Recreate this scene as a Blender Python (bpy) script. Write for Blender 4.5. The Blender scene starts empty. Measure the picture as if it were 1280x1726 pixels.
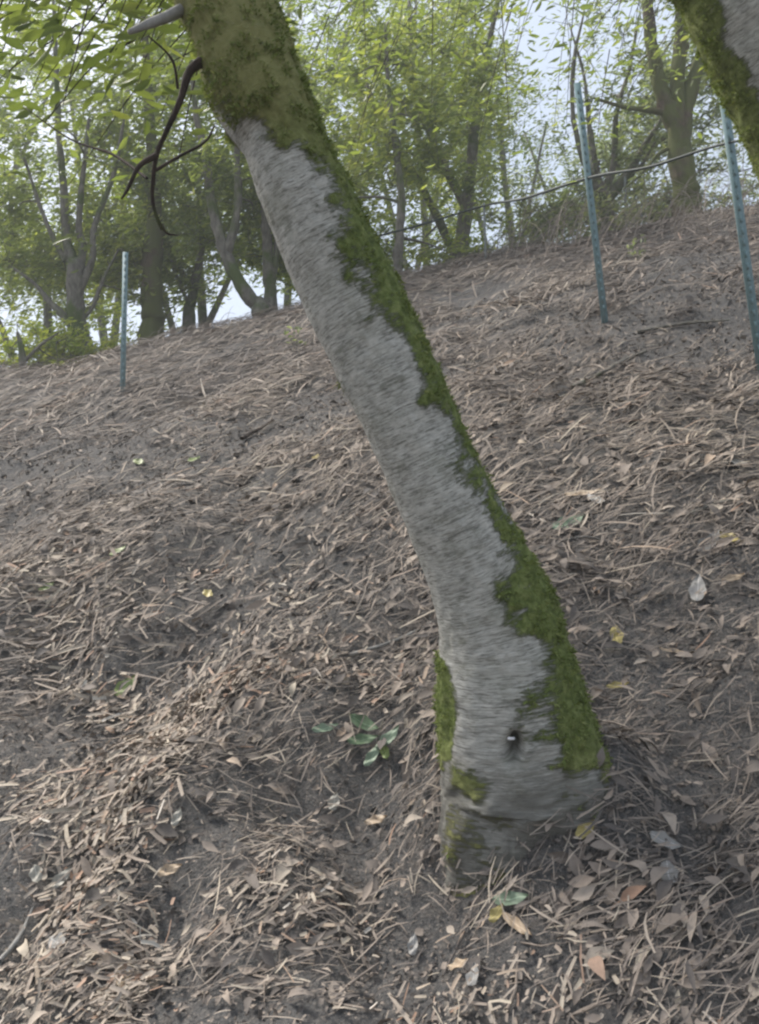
import bpy, math, random
import numpy as np
from mathutils import Vector, noise, Matrix

random.seed(7); RG = np.random.default_rng(7)
scene = bpy.context.scene
COL = scene.collection
R = math.radians

# ------------------------------------------------------------------ camera
PITCH = R(13.0); FPX = 1304.0; CX, CY = 640.0, 863.0; EYE = Vector((0, 0, 1.5))
cd = bpy.data.cameras.new('camera'); cam = bpy.data.objects.new('camera', cd); COL.objects.link(cam)
cam.location = EYE; cam.rotation_euler = (math.pi/2 + PITCH, 0, 0)
cd.sensor_fit = 'VERTICAL'; cd.sensor_height = 24.0; cd.lens = 24.0*FPX/1726.0
cd.clip_start = 0.05; cd.clip_end = 1000
scene.camera = cam

# ------------------------------------------------------------------ sky + sun
SUN_EL, SUN_AZ = R(55), R(-68)     # azimuth clockwise from +y : high on the left, beyond the crest
w = bpy.data.worlds.new('World'); scene.world = w; w.use_nodes = True
nt = w.node_tree; nt.nodes.clear()
sky = nt.nodes.new('ShaderNodeTexSky'); sky.sky_type = 'NISHITA'; sky.sun_disc = False
sky.sun_elevation = SUN_EL; sky.sun_rotation = SUN_AZ
sky.air_density = 1.0; sky.dust_density = 4.0; sky.ozone_density = 1.0
bg = nt.nodes.new('ShaderNodeBackground'); bg.inputs[1].default_value = 0.15
ow = nt.nodes.new('ShaderNodeOutputWorld')
sm = nt.nodes.new('ShaderNodeMix'); sm.data_type = 'RGBA'; sm.inputs[0].default_value = .62
sm.inputs[7].default_value = (2.35, 2.6, 2.85, 1)      # thin even cloud over the blue
nt.links.new(sky.outputs[0], sm.inputs[6]); nt.links.new(sm.outputs[2], bg.inputs[0]); nt.links.new(bg.outputs[0], ow.inputs[0])
sl = bpy.data.lights.new('sun', 'SUN'); sl.energy = 3.3; sl.angle = R(14); sl.color = (1, .95, .88)
so = bpy.data.objects.new('sun', sl); COL.objects.link(so)
sd = Vector((math.sin(SUN_AZ)*math.cos(SUN_EL), math.cos(SUN_AZ)*math.cos(SUN_EL), math.sin(SUN_EL)))
so.rotation_euler = (-sd).to_track_quat('-Z', 'Y').to_euler()
scene.view_settings.view_transform = 'Standard'; scene.view_settings.look = 'None'
scene.view_settings.exposure = 1.27; scene.view_settings.gamma = 1.0
scene.cycles.filter_width = 2.4
scene.cycles.max_bounces = 6; scene.cycles.transparent_max_bounces = 4
scene.cycles.diffuse_bounces = 4; scene.cycles.transmission_bounces = 4
scene.cycles.sample_clamp_indirect = 4.0

# ------------------------------------------------------------------ helpers
CP, SP = math.cos(PITCH), math.sin(PITCH)
def px(x, y, t):                      # photo pixel + depth -> a point in the world
    a = (x-CX)/FPX; b = (CY-y)/FPX
    return Vector((a*t, t*(CP - b*SP), EYE.z + t*(SP + b*CP)))
def proj(P):                          # arrays (n,3) -> pixel coordinates and depth
    X = P[:, 0]; Y = P[:, 1]; Z = P[:, 2]-EYE.z
    t = Y*CP + Z*SP; b = -Y*SP + Z*CP
    t = np.maximum(t, .05)
    return CX + FPX*X/t, CY - FPX*b/t, t
B_, C_, YC = 0.268, 0.762, 8.0
def smooth(e0, e1, x):
    t = np.clip((x-e0)/(e1-e0), 0, 1); return t*t*(3-2*t)

# value noise on arrays
_perm = np.random.default_rng(3).random((256, 256))
def vnoise(x, y):
    x = np.asarray(x, float); y = np.asarray(y, float)
    xi = np.floor(x).astype(int); yi = np.floor(y).astype(int); fx = x-xi; fy = y-yi
    fx = fx*fx*(3-2*fx); fy = fy*fy*(3-2*fy)
    g = lambda i, j: _perm[(xi+i) % 256, (yi+j) % 256]
    return (g(0,0)*(1-fx)+g(1,0)*fx)*(1-fy) + (g(0,1)*(1-fx)+g(1,1)*fx)*fy - .5
def fbm(x, y, o=4):
    s = 0; a = 1.0
    for k in range(o):
        s = s + a*vnoise(np.asarray(x)*2**k + 17.3*k, np.asarray(y)*2**k + 5.1*k); a *= .5
    return s

MOUNDS = []   # (x, y, radius, height)
def height(x, y, detail=True):
    x = np.asarray(x, float); y = np.asarray(y, float)
    # slope, rounding over at the crest, and falling gently behind; flat shelf behind the viewer
    k = 2.2
    yc = YC + .35*np.sin(x*.9+1)+.25*np.sin(x*2.3)
    up = -np.log(np.exp(-k*(y-yc)) + 1)/k + yc          # softmin(y, yc)
    up = np.where(y-yc > 12, yc, up); up = np.where(y-yc < -12, y, up)
    yy = np.where(up < -1.2, -1.2 + (up+1.2)*.15, up)
    xx = 7*np.tanh(x/7)
    z = B_*xx + C_*yy - .12*np.clip(y-yc-.5, 0, 30)
    if detail:
        far = smooth(60, 20, np.abs(x)+np.abs(y))
        near = smooth(8, 2, y)
        z = z + far*(.20*fbm(x*.55+3, y*.55+8, 3) + .085*fbm(x*1.9+5, y*1.9+1, 3)) + far*.055*fbm(x*6+2, y*6, 3)*(.5+.5*near)
        for mx, my, mr, mh in MOUNDS:
            z = z + mh*np.exp(-((x-mx)**2+(y-my)**2)/(mr*mr))
    return z
def hz(x, y): return float(height(np.array([x]), np.array([y]))[0])
def hit(x, y, tmax=40):               # where the ray of a photo pixel meets the ground
    t0 = .3
    ts = np.linspace(.3, tmax, 4000)
    a = (x-CX)/FPX; b = (CY-y)/FPX
    X = a*ts; Y = ts*(CP-b*SP); Z = EYE.z+ts*(SP+b*CP)
    d = Z-height(X, Y); i = np.argmax(d < 0)
    if d[i] >= 0: return None
    return Vector((X[i], Y[i], float(height(X[i:i+1], Y[i:i+1])[0])))
for (qx, qy, r, h) in [(300,1085,.11,-.07),(100,1190,.22,-.06),(480,1330,.10,-.07),(270,1560,.09,-.05),(640,1560,.14,-.05),
                       (230,1330,.16,.06),(130,1640,.1,.03),(560,1090,.25,.05),(1000,1330,.14,.05),(1130,1000,.25,-.05),
                       (440,1010,.18,-.05),(240,1235,.13,-.07),(1110,1070,.22,-.04),(720,1575,.10,-.04),(610,1410,.13,-.05),(1160,1360,.12,-.05),(60,1560,.10,-.04),(640,1290,.12,-.03),(20,1130,.2,-.06),(735,1400,.07,.035),(1010,1330,.10,.05),(900,1440,.07,.03),(1150,460,.16,-.07),(820,490,.12,-.06),(600,1000,.22,-.05),(80,980,.3,.06),(1000,800,.4,.05)]:
    p = hit(qx, qy); MOUNDS.append((p.x, p.y, r*p.y/1.6 if p.y > 2 else r, h))

def link(o, parent=None):
    COL.objects.link(o)
    if parent is not None:
        o.parent = parent; o.matrix_parent_inverse = Matrix.Translation(parent.location).inverted() if parent.type == 'EMPTY' else parent.matrix_world.inverted()
    return o
def mesh_np(name, V, F, mat, parent=None, tint=None, uv=None, smoothf=False, extra=None):
    """V (n,3); F (m,k) all the same k"""
    V = np.asarray(V, np.float32); F = np.asarray(F, np.int32); k = F.shape[1]
    if parent is not None:
        V = V - np.array(parent.location, np.float32)
        if parent.parent is not None: V = V - np.array(parent.parent.location, np.float32)
    me = bpy.data.meshes.new(name)
    me.vertices.add(len(V)); me.vertices.foreach_set('co', V.ravel())
    me.loops.add(F.size); me.loops.foreach_set('vertex_index', F.ravel())
    me.polygons.add(len(F)); me.polygons.foreach_set('loop_start', np.arange(0, F.size, k, dtype=np.int32))
    me.polygons.foreach_set('loop_total', np.full(len(F), k, np.int32))
    if smoothf: me.polygons.foreach_set('use_smooth', np.ones(len(F), bool))
    me.update(calc_edges=True)
    if tint is not None:
        at = me.attributes.new('tint', 'FLOAT', 'POINT'); at.data.foreach_set('value', np.asarray(tint, np.float32))
    if extra:
        for nm, arr in extra.items():
            at = me.attributes.new(nm, 'FLOAT', 'POINT'); at.data.foreach_set('value', np.asarray(arr, np.float32))
    if uv is not None:
        l = me.uv_layers.new(name='UVMap'); l.data.foreach_set('uv', np.asarray(uv, np.float32)[F.ravel()].ravel())
    me.materials.append(mat)
    o = bpy.data.objects.new(name, me); COL.objects.link(o)
    if parent is not None: o.parent = parent
    return o
def empty(name, loc, label, cat, group=None):
    o = bpy.data.objects.new(name, None); o.empty_display_size = .1; COL.objects.link(o); o.location = loc
    o['label'] = label; o['category'] = cat
    if group: o['group'] = group
    return o
def tag(o, label, cat, group=None):
    o['label'] = label; o['category'] = cat
    if group: o['group'] = group
    return o
def origin_to(o, p):                  # put a mesh's origin at p without moving it
    p = Vector(p); o.data.transform(Matrix.Translation(-p)); o.location = p; return o

class Geo:                            # gathers quads for one mesh
    def __init__(s): s.V = []; s.F = []; s.T = []; s.UV = []; s.n = 0
    def add(s, V, F, T, UV=None):
        V = np.asarray(V); s.V.append(V); s.F.append(np.asarray(F)+s.n); s.n += len(V)
        s.T.append(np.full(len(V), T) if np.isscalar(T) else T)
        s.UV.append(UV if UV is not None else np.zeros((len(V), 2)))
    def build(s, name, mat, parent=None, sm=False):
        return mesh_np(name, np.vstack(s.V), np.vstack(s.F), mat, parent, np.concatenate(s.T), np.vstack(s.UV), sm)

def spline(P, rad, n):                # Catmull-Rom through points, n samples per span
    P = [Vector(p) for p in P]; out = []; rr = []
    for i in range(len(P)-1):
        p0 = P[i-1] if i else P[0]*2-P[1]; p1 = P[i]; p2 = P[i+1]; p3 = P[i+2] if i+2 < len(P) else P[i+1]*2-P[i]
        for j in range(n):
            t = j/n
            out.append(.5*((2*p1)+(p2-p0)*t+(2*p0-5*p1+4*p2-p3)*t*t+(3*p1-p0-3*p2+p3)*t**3)); rr.append(rad[i]*(1-t)+rad[i+1]*t)
    out.append(P[-1]); rr.append(rad[-1])
    return np.array(out), np.array(rr)
def tube(g, P, rad, sides=6, tint=.5, wob=.0, n=4, cap=True):
    C, rr = spline(P, rad, n)
    m = len(C); T = np.gradient(C, axis=0); T /= np.linalg.norm(T, axis=1)[:, None]+1e-9
    ref = np.array([.13, -.97, .2]); 
    A = np.cross(T, ref); A /= np.linalg.norm(A, axis=1)[:, None]+1e-9; Bn = np.cross(T, A)
    th = np.arange(sides)/sides*2*np.pi
    ring = C[:, None]+ (A[:, None]*np.cos(th)[None, :, None]+Bn[:, None]*np.sin(th)[None, :, None])*rr[:, None, None]
    if wob:
        s = np.arange(m)[:, None]*.7; d = vnoise(s+P[0][0]*9+0*th, th[None]*2+P[0][2]*5+0*s)
        ring += (ring-C[:, None])*(d*wob*2)[:, :, None]
    V = ring.reshape(-1, 3)
    i = np.arange(m-1)[:, None]; j = np.arange(sides)[None]
    F = np.stack([i*sides+j, i*sides+(j+1) % sides, (i+1)*sides+(j+1) % sides, (i+1)*sides+j], -1).reshape(-1, 4)
    ln = np.concatenate([[0], np.cumsum(np.linalg.norm(np.diff(C, axis=0), axis=1))])
    UV = np.stack([np.tile(th/(2*np.pi), m)*np.repeat(rr*6.28, sides), np.repeat(ln, sides)], -1)
    if cap:                            # close the far end to a point
        V = np.vstack([V, C[-1]+T[-1]*rr[-1]*.6]); e = len(V)-1; b = (m-1)*sides
        F = np.vstack([F, [[b+k, b+(k+1) % sides, e, e] for k in range(sides)]]) if False else F
        # fan made of quads sharing the tip
        V = np.vstack([V, np.repeat(C[-1][None]+T[-1]*rr[-1]*.6, sides, 0)]); e2 = e+1
        F = np.vstack([F, [[b+k, b+(k+1) % sides, e2+(k+1) % sides, e2+k] for k in range(sides)]])
        UV = np.vstack([UV, np.repeat(UV[-1:], sides+1, 0)])
    g.add(V, F, tint, UV)

# ------------------------------------------------------------------ materials
def newmat(name):
    m = bpy.data.materials.new(name); m.use_nodes = True; n = m.node_tree; n.nodes.clear(); return m, n
def N(n, t, **kw):
    x = n.nodes.new(t)
    for k, v in kw.items(): setattr(x, k, v)
    return x
def ramp(n, stops, fac):
    r = N(n, 'ShaderNodeValToRGB'); e = r.color_ramp.elements
    while len(e) < len(stops): e.new(.5)
    for i, (p, c) in enumerate(stops): e[i].position = p; e[i].color = (*c, 1)
    n.links.new(fac, r.inputs[0]); return r
def mixc(n, a, b, f, mode='MIX'):
    x = N(n, 'ShaderNodeMix', data_type='RGBA', blend_type=mode)
    for s, v in ((x.inputs[6], a), (x.inputs[7], b), (x.inputs[0], f)):
        if hasattr(v, 'links'): n.links.new(v, s)
        else: s.default_value = v if isinstance(v, float) else (*v, 1)
    return x.outputs[2]
def math_(n, op, a, b=0.0, c=None, clamp=False):
    x = N(n, 'ShaderNodeMath', operation=op, use_clamp=clamp)
    for i, v in enumerate((a, b) if c is None else (a, b, c)):
        if hasattr(v, 'links'): n.links.new(v, x.inputs[i])
        else: x.inputs[i].default_value = v
    return x.outputs[0]
def noisen(n, scale, vec, detail=4, rough=.6, dim='3D'):
    x = N(n, 'ShaderNodeTexNoise'); x.inputs['Scale'].default_value = scale; x.inputs['Detail'].default_value = detail
    x.inputs['Roughness'].default_value = rough
    if vec is not None: n.links.new(vec, x.inputs['Vector'])
    return x.outputs[0]
def mapping(n, vec, sc):
    x = N(n, 'ShaderNodeMapping'); x.inputs['Scale'].default_value = sc; n.links.new(vec, x.inputs[0]); return x.outputs[0]
def surface(n, col, rough, bump=None, bstr=.3, bdist=.01, spec=.3):
    p = N(n, 'ShaderNodeBsdfPrincipled'); o = N(n, 'ShaderNodeOutputMaterial')
    if hasattr(col, 'links'): n.links.new(col, p.inputs['Base Color'])
    else: p.inputs['Base Color'].default_value = (*col, 1)
    p.inputs['Roughness'].default_value = rough; p.inputs['Specular IOR Level'].default_value = spec
    if bump is not None:
        b = N(n, 'ShaderNodeBump'); b.inputs['Strength'].default_value = bstr; b.inputs['Distance'].default_value = bdist
        n.links.new(bump, b.inputs['Height']); n.links.new(b.outputs[0], p.inputs['Normal'])
    n.links.new(p.outputs[0], o.inputs[0]); return p

def m_soil():
    m, n = newmat('soil'); g = N(n, 'ShaderNodeNewGeometry').outputs['Position']
    a = noisen(n, 2.2, g, 5, .6); b = noisen(n, 38, g, 6, .7); c = noisen(n, 160, g, 3, .7)
    c1 = ramp(n, [(.3, (.080, .079, .079)), (.5, (.13, .123, .118)), (.7, (.21, .182, .158))], b).outputs[0]
    c1 = mixc(n, c1, (.30, .27, .235), ramp(n, [(.56, (0, 0, 0)), (.66, (.8, .8, .8))], c).outputs[0])
    c1 = mixc(n, c1, (.035, .034, .035), ramp(n, [(.34, (.8, .8, .8)), (.44, (0, 0, 0))], c).outputs[0])
    c2 = mixc(n, c1, (.148, .152, .155), math_(n, 'MULTIPLY', a, .45, clamp=True))
    surface(n, c2, .95, math_(n, 'ADD', b, math_(n, 'MULTIPLY', c, .5)), .9, .03, .1); return m
def m_litter():
    m, n = newmat('leaf_litter'); t = N(n, 'ShaderNodeAttribute', attribute_name='tint').outputs['Fac']
    g = N(n, 'ShaderNodeNewGeometry').outputs['Position']
    r = ramp(n, [(0, (.066, .061, .060)), (.22, (.150, .130, .115)), (.45, (.255, .216, .184)), (.62, (.355, .292, .240)),
                 (.74, (.39, .335, .28)), (.84, (.50, .435, .345)), (.92, (.36, .225, .155)), (1, (.56, .52, .46))], t).outputs[0]
    v = noisen(n, 90, g, 3)
    c = mixc(n, r, (.10, .085, .075), math_(n, 'MULTIPLY', v, .5, clamp=True))
    surface(n, c, .8, v, .25, .003, .25); return m
def m_leaf(name, stops, trans=.35, rough=.45):
    m, n = newmat(name); t = N(n, 'ShaderNodeAttribute', attribute_name='tint').outputs['Fac']
    r = ramp(n, stops, t).outputs[0]
    p = N(n, 'ShaderNodeBsdfPrincipled'); n.links.new(r, p.inputs['Base Color']); p.inputs['Roughness'].default_value = rough
    p.inputs['Specular IOR Level'].default_value = .35
    tr = N(n, 'ShaderNodeBsdfTranslucent')
    tc = mixc(n, r, (1.45, 1.5, .85), 1.0, 'MULTIPLY'); n.links.new(tc, tr.inputs[0])
    mx = N(n, 'ShaderNodeMixShader'); mx.inputs[0].default_value = trans
    n.links.new(p.outputs[0], mx.inputs[1]); n.links.new(tr.outputs[0], mx.inputs[2])
    o = N(n, 'ShaderNodeOutputMaterial'); n.links.new(mx.outputs[0], o.inputs[0]); return m
def m_wood(name, dark, light, moss=0.0, mosscol=(.07, .10, .025)):
    m, n = newmat(name); g = N(n, 'ShaderNodeNewGeometry').outputs['Position']
    a = noisen(n, 25, mapping(n, g, (1, 1, .35)), 5, .65); b = noisen(n, 2.5, g, 4, .6)
    c = ramp(n, [(.3, dark), (.7, light)], a).outputs[0]
    if moss:
        f = ramp(n, [(.62-.35*moss, (0, 0, 0)), (.74-.35*moss, (1, 1, 1))], b).outputs[0]
        c = mixc(n, c, mosscol, math_(n, 'MULTIPLY', f, .9))
    surface(n, c, .9, a, .6, .01, .15); return m
def m_bark():                          # the leaning trunk: pale bark with fine cross ridges, moss by attribute
    m, n = newmat('mossy_bark')
    uv = N(n, 'ShaderNodeUVMap').outputs[0]; g = N(n, 'ShaderNodeNewGeometry').outputs['Position']
    ms = N(n, 'ShaderNodeAttribute', attribute_name='moss').outputs['Fac']
    dirt = N(n, 'ShaderNodeAttribute', attribute_name='tint').outputs['Fac']
    fine = noisen(n, 1, mapping(n, uv, (42, 380, 1)), 5, .72)
    mid = noisen(n, 1, mapping(n, uv, (34, 90, 1)), 5, .7); big = noisen(n, 9, g, 4, .6)
    k = math_(n, 'ADD', math_(n, 'MULTIPLY', fine, .6), math_(n, 'MULTIPLY', mid, .4))
    c = ramp(n, [(.36, (.11, .11, .10)), (.44, (.29, .285, .26)), (.52, (.43, .425, .39)), (.64, (.62, .61, .57))], k).outputs[0]
    pat = noisen(n, 1, mapping(n, uv, (14, 24, 1)), 5, .7)
    c = mixc(n, c, (.55, .54, .50), ramp(n, [(.52, (0, 0, 0)), (.62, (.6, .6, .6))], pat).outputs[0])
    c = mixc(n, c, (.14, .145, .11), ramp(n, [(.34, (.5, .5, .5)), (.44, (0, 0, 0))], pat).outputs[0])
    c = mixc(n, c, (.17, .18, .12), ramp(n, [(.5, (0, 0, 0)), (.78, (.45, .45, .45))], big).outputs[0])
    c = mixc(n, c, mixc(n, (.075, .072, .066), (.155, .15, .13), noisen(n, 30, g, 6, .75)), math_(n, 'MULTIPLY', dirt, 1.0, clamp=True))
    nd = math_(n, 'SUBTRACT', 1.0, math_(n, 'MULTIPLY', dirt, .9, clamp=True))
    dash = noisen(n, 1, mapping(n, uv, (26, 230, 1)), 3, .6)
    c = mixc(n, c, (.15, .15, .13), math_(n, 'MULTIPLY', nd, ramp(n, [(.36, (.75, .75, .75)), (.43, (0, 0, 0))], dash).outputs[0]))
    c = mixc(n, c, (.66, .65, .61), math_(n, 'MULTIPLY', nd, ramp(n, [(.58, (0, 0, 0)), (.66, (.6, .6, .6))], dash).outputs[0]))
    # moss edge broken up by noise
    e = math_(n, 'ADD', ms, math_(n, 'MULTIPLY', math_(n, 'SUBTRACT', math_(n, 'ADD', math_(n, 'MULTIPLY', noisen(n, 1, mapping(n, uv, (45, 170, 1)), 6, .8), .7), math_(n, 'MULTIPLY', big, .3)), .5), 3.4))
    f = ramp(n, [(.40, (0, 0, 0)), (.74, (1, 1, 1))], e).outputs[0]
    mv = noisen(n, 55, g, 4, .7)
    mc = ramp(n, [(.3, (.06, .08, .026)), (.5, (.14, .175, .055)), (.7, (.25, .28, .11))], mv).outputs[0]
    olive = N(n, 'ShaderNodeAttribute', attribute_name='olive').outputs['Fac']
    mc = mixc(n, mc, mixc(n, (.165, .17, .06), (.31, .30, .14), mv), olive)
    c = mixc(n, c, mc, f)
    h = math_(n, 'ADD', math_(n, 'ADD', math_(n, 'MULTIPLY', k, 1.0), math_(n, 'MULTIPLY', f, .6)), math_(n, 'MULTIPLY', math_(n, 'MULTIPLY', mv, f), 1.2))
    surface(n, c, .92, h, .8, .008, .12); return m
def m_paint(name, col, rust=(.12, .09, .07), chip=(.30, .34, .33)):
    m, n = newmat(name); g = N(n, 'ShaderNodeNewGeometry').outputs['Position']
    a = noisen(n, 45, g, 5, .7); b = noisen(n, 400, g, 2, .5)
    c = mixc(n, col, rust, ramp(n, [(.58, (0, 0, 0)), (.66, (.7, .7, .7))], a).outputs[0])
    c = mixc(n, c, chip, ramp(n, [(.55, (0, 0, 0)), (.62, (.6, .6, .6))], noisen(n, 120, g, 3)).outputs[0])
    surface(n, c, .6, b, .15, .002, .4); return m

SOIL = m_soil(); LITTER = m_litter(); BARK = m_bark()
GREEN = m_leaf('bay_leaf', [(0, (.085, .115, .04)), (.35, (.15, .19, .06)), (.7, (.21, .25, .08)), (1, (.33, .35, .10))], .5)
GREY = m_leaf('grey_green_leaf', [(0, (.08, .105, .055)), (.4, (.14, .175, .095)), (.75, (.21, .24, .13)), (1, (.27, .29, .15))], .5)
YELLOW = m_leaf('yellow_green_leaf', [(0, (.10, .14, .03)), (.5, (.21, .27, .05)), (1, (.36, .38, .08))], .5)
MOSS = m_leaf('moss', [(0, (.08, .11, .028)), (.5, (.16, .205, .055)), (1, (.30, .32, .13))], .2, .9)
WOODG = m_wood('grey_wood', (.075, .07, .06), (.23, .215, .185), .35)
WOODM = m_wood('mossy_wood', (.05, .04, .03), (.14, .11, .08), .7, (.10, .115, .04))
WOODD = m_wood('dark_wood', (.018, .014, .012), (.07, .05, .04), .15)
WOODP = m_wood('pale_wood', (.16, .155, .145), (.34, .33, .31))
TEAL = m_paint('teal_paint', (.165, .255, .28), (.15, .16, .15), (.20, .27, .28)); STEEL = m_paint('weathered_steel', (.18, .20, .20))
CABLE = m_paint('cable_coat', (.012, .022, .022), (.03, .03, .03), (.05, .07, .07))

# ------------------------------------------------------------------ ground
def axis(a0, a1, step, far):
    s = list(np.arange(a0, a1, step)); d = step; v = s[-1]
    while v < far: d *= 1.25; v += d; s.append(v)
    d = step; v = s[0]; f = []
    while v > -far: d *= 1.25; v -= d; f.append(v)
    return np.array(f[::-1]+s)
gx = axis(-3.6, 4.2, .022, 160)
ys = [-160, -80, -40, -20, -10, -6, -4, -3, -2, -1.4, -1, -.6, -.2, .1]; v = .3
while v < 10.5: ys.append(v); v += .014 + .004*v
d = .06
while v < 160: ys.append(v); v += d; d *= 1.22
gy = np.array(ys); X, Y = np.meshgrid(gx, gy)
Z = height(X, Y) + smooth(14, 6, np.abs(Y)+np.abs(X)*.5)*.016*fbm(X*22, Y*22, 3)
nx, ny = len(gx), len(gy); i, j = np.meshgrid(np.arange(nx-1), np.arange(ny-1)); b0 = j*nx+i
ground = mesh_np('ground', np.stack([X, Y, Z], -1).reshape(-1, 3), np.stack([b0, b0+1, b0+nx+1, b0+nx], -1).reshape(-1, 4), SOIL, smoothf=True)
ground['kind'] = 'structure'

# ------------------------------------------------------------------ litter (vectorised)
def slope_frame(P):
    e = .03
    dx = (height(P[:, 0]+e, P[:, 1])-height(P[:, 0]-e, P[:, 1]))/(2*e)
    dy = (height(P[:, 0], P[:, 1]+e)-height(P[:, 0], P[:, 1]-e))/(2*e)
    n = np.stack([-dx, -dy, np.ones_like(dx)], -1); n /= np.linalg.norm(n, axis=1)[:, None]
    u = np.stack([np.ones_like(dx), 0*dx, dx], -1); u /= np.linalg.norm(u, axis=1)[:, None]
    return u, np.cross(n, u), n
def norm(a): return a/(np.linalg.norm(a, axis=1)[:, None]+1e-9)
def pieces(P, D, Nn, L, W, bend, shape, tint, twist=0.0):
    """flat bent strips or leaves. P centres, D direction, Nn normal, arrays; shape = width profile"""
    n = len(P); k = len(shape); D = norm(D); S = norm(np.cross(Nn, D)); Nn = np.cross(D, S)
    s = np.linspace(-.5, .5, k)
    c = P[:, None]+D[:, None]*(s[None, :, None]*L[:, None, None]) + Nn[:, None]*((bend[:, None]*(.25-s[None]**2)*4*L[:, None])[:, :, None])
    c = c + S[:, None]*((RG.normal(0, .045, n)[:, None]*(.25-s[None]**2)*4*L[:, None])[:, :, None])
    tw = (RG.normal(0, 1, n)*twist)[:, None]*s[None]
    side = S[:, None]*np.cos(tw)[:, :, None]+Nn[:, None]*np.sin(tw)[:, :, None]
    h = side*(np.array(shape)[None, :, None]*W[:, None, None]*.5)
    up = Nn[:, None]*(np.array(shape)[None, :, None]*W[:, None, None]*.18)
    V = np.stack([c-h+up, c, c+h+up], 2).reshape(n, -1, 3)      # a shallow gutter, three verts across
    base = (np.arange(n)*k*3)[:, None, None]; r = np.arange(k-1)[:, None]; q = np.arange(2)[None]
    f = np.stack([r*3+q, r*3+q+1, (r+1)*3+q+1, (r+1)*3+q], -1).reshape(1, -1, 4)
    F = (base+f).reshape(-1, 4)
    return V.reshape(-1, 3), F, np.repeat(tint, k*3)
STRIP = [.6, 1, .9, .5]; LEAF = [.04, .75, 1, .62, .04]; CHIP = [.85, 1, .8]
def scatter(n, x0, x1, y0, y1):
    return RG.uniform(x0, x1, n), RG.uniform(y0, y1, n)
def wedge(n, y0, y1, pw=1.0):          # over the slope in a band widening up the hill
    y = y0+(y1-y0)*RG.random(n)**pw; x = RG.uniform(-1, 1, n)*(1.0+.62*y)+.05*y; return x, y
def keep_bare(x, y, amt):              # litter lies in drifts and leaves bare soil between
    f = fbm(x*1.3+9, y*1.6+2, 3) + .7*fbm(x*4, y*5, 3)
    p = smooth(-.24, .24, f)*(1-amt)+amt*1.0
    for mx, my, mr, mh in MOUNDS:
        if mh < 0: p = p*(1-.96*np.exp(-((x-mx)**2+(y-my)**2)/(mr*mr*.8)))
        else: p = np.minimum(1, p+np.exp(-((x-mx)**2+(y-my)**2)/(mr*mr)))
    return RG.random(len(x)) < p
def lay(g, x, y, L, W, shape, tint, lift, tilt, bend, ang, spread, twist=.5):
    n = len(x); P = np.stack([x, y, height(x, y)], -1); u, v, nn = slope_frame(P)
    a = ang+RG.normal(0, 1, n)*spread
    D = u*np.cos(a)[:, None]+v*np.sin(a)[:, None] + nn*(RG.normal(0, 1, n)*tilt)[:, None]
    nr = norm(nn+RG.normal(0, 1, (n, 3))*tilt*1.1)
    P = P+nn*(RG.random(n)**1.5*lift*1.4+.003)[:, None]
    V, F, T = pieces(P, D, nr, L, W, RG.normal(0, 1, n)*bend+bend*.5, shape, np.clip(tint, 0, 1), twist)
    g.add(V, F, T)
def dirang(x, y):                      # litter has slid and combed itself across the slope
    return R(14) + R(16)*smooth(.5, -2.5, x)+ .5*fbm(x*.8, y*.8, 2)
def tints(n, x, y):
    t = RG.beta(1.7, 1.5, n)*.80+.02 + .30*fbm(x*1.1+40, y*1.1, 3)
    r = RG.random(n); t = np.where(r > .965, RG.uniform(.78, 1, n), t); return t

g = Geo()
# long needles, bark strips and shreds: fine near the viewer, coarser pieces show farther up
for (n, y0, y1, L0, L1, W0, W1) in [(44000, .45, 2.4, .010, .085, .0008, .0045), (46000, 2.2, 5.0, .02, .16, .002, .009), (64000, 4.6, 9.4, .04, .26, .004, .015)]:
    x, y = wedge(n, y0, y1, .8); k = keep_bare(x, y, .03+.3*(y0 > 4)+.6*smooth(6.3, 7.2, y)); x, y = x[k], y[k]; n = len(x)
    lay(g, x, y, RG.uniform(L0, L1, n)*RG.uniform(.6, 1.5, n), RG.uniform(W0, W1, n)*RG.uniform(.5, 1.2, n), STRIP, tints(n, x, y), .02+.006*y, .16, .03, dirang(x, y), np.where(RG.random(n) < .3, 1.2, .38), .3)
needle_litter = g.build('needle_litter', LITTER); needle_litter['kind'] = 'stuff'
g = Geo()
for (n, y0, y1, L0, L1) in [(8000, .45, 2.4, .015, .065), (5500, 2.2, 5.0, .03, .09), (2500, 4.6, 9.0, .04, .09)]:
    x, y = wedge(n, y0, y1, .8); k = keep_bare(x, y, .03); x, y = x[k], y[k]; n = len(x); L = RG.uniform(L0, L1, n)
    lay(g, x, y, L, L*RG.uniform(.18, .5, n), LEAF, tints(n, x, y)-.07, .03, .28, .12, dirang(x, y), .8, .9)
leaf_litter = g.build('leaf_litter', LITTER); leaf_litter['kind'] = 'stuff'
g = Geo()
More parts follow.
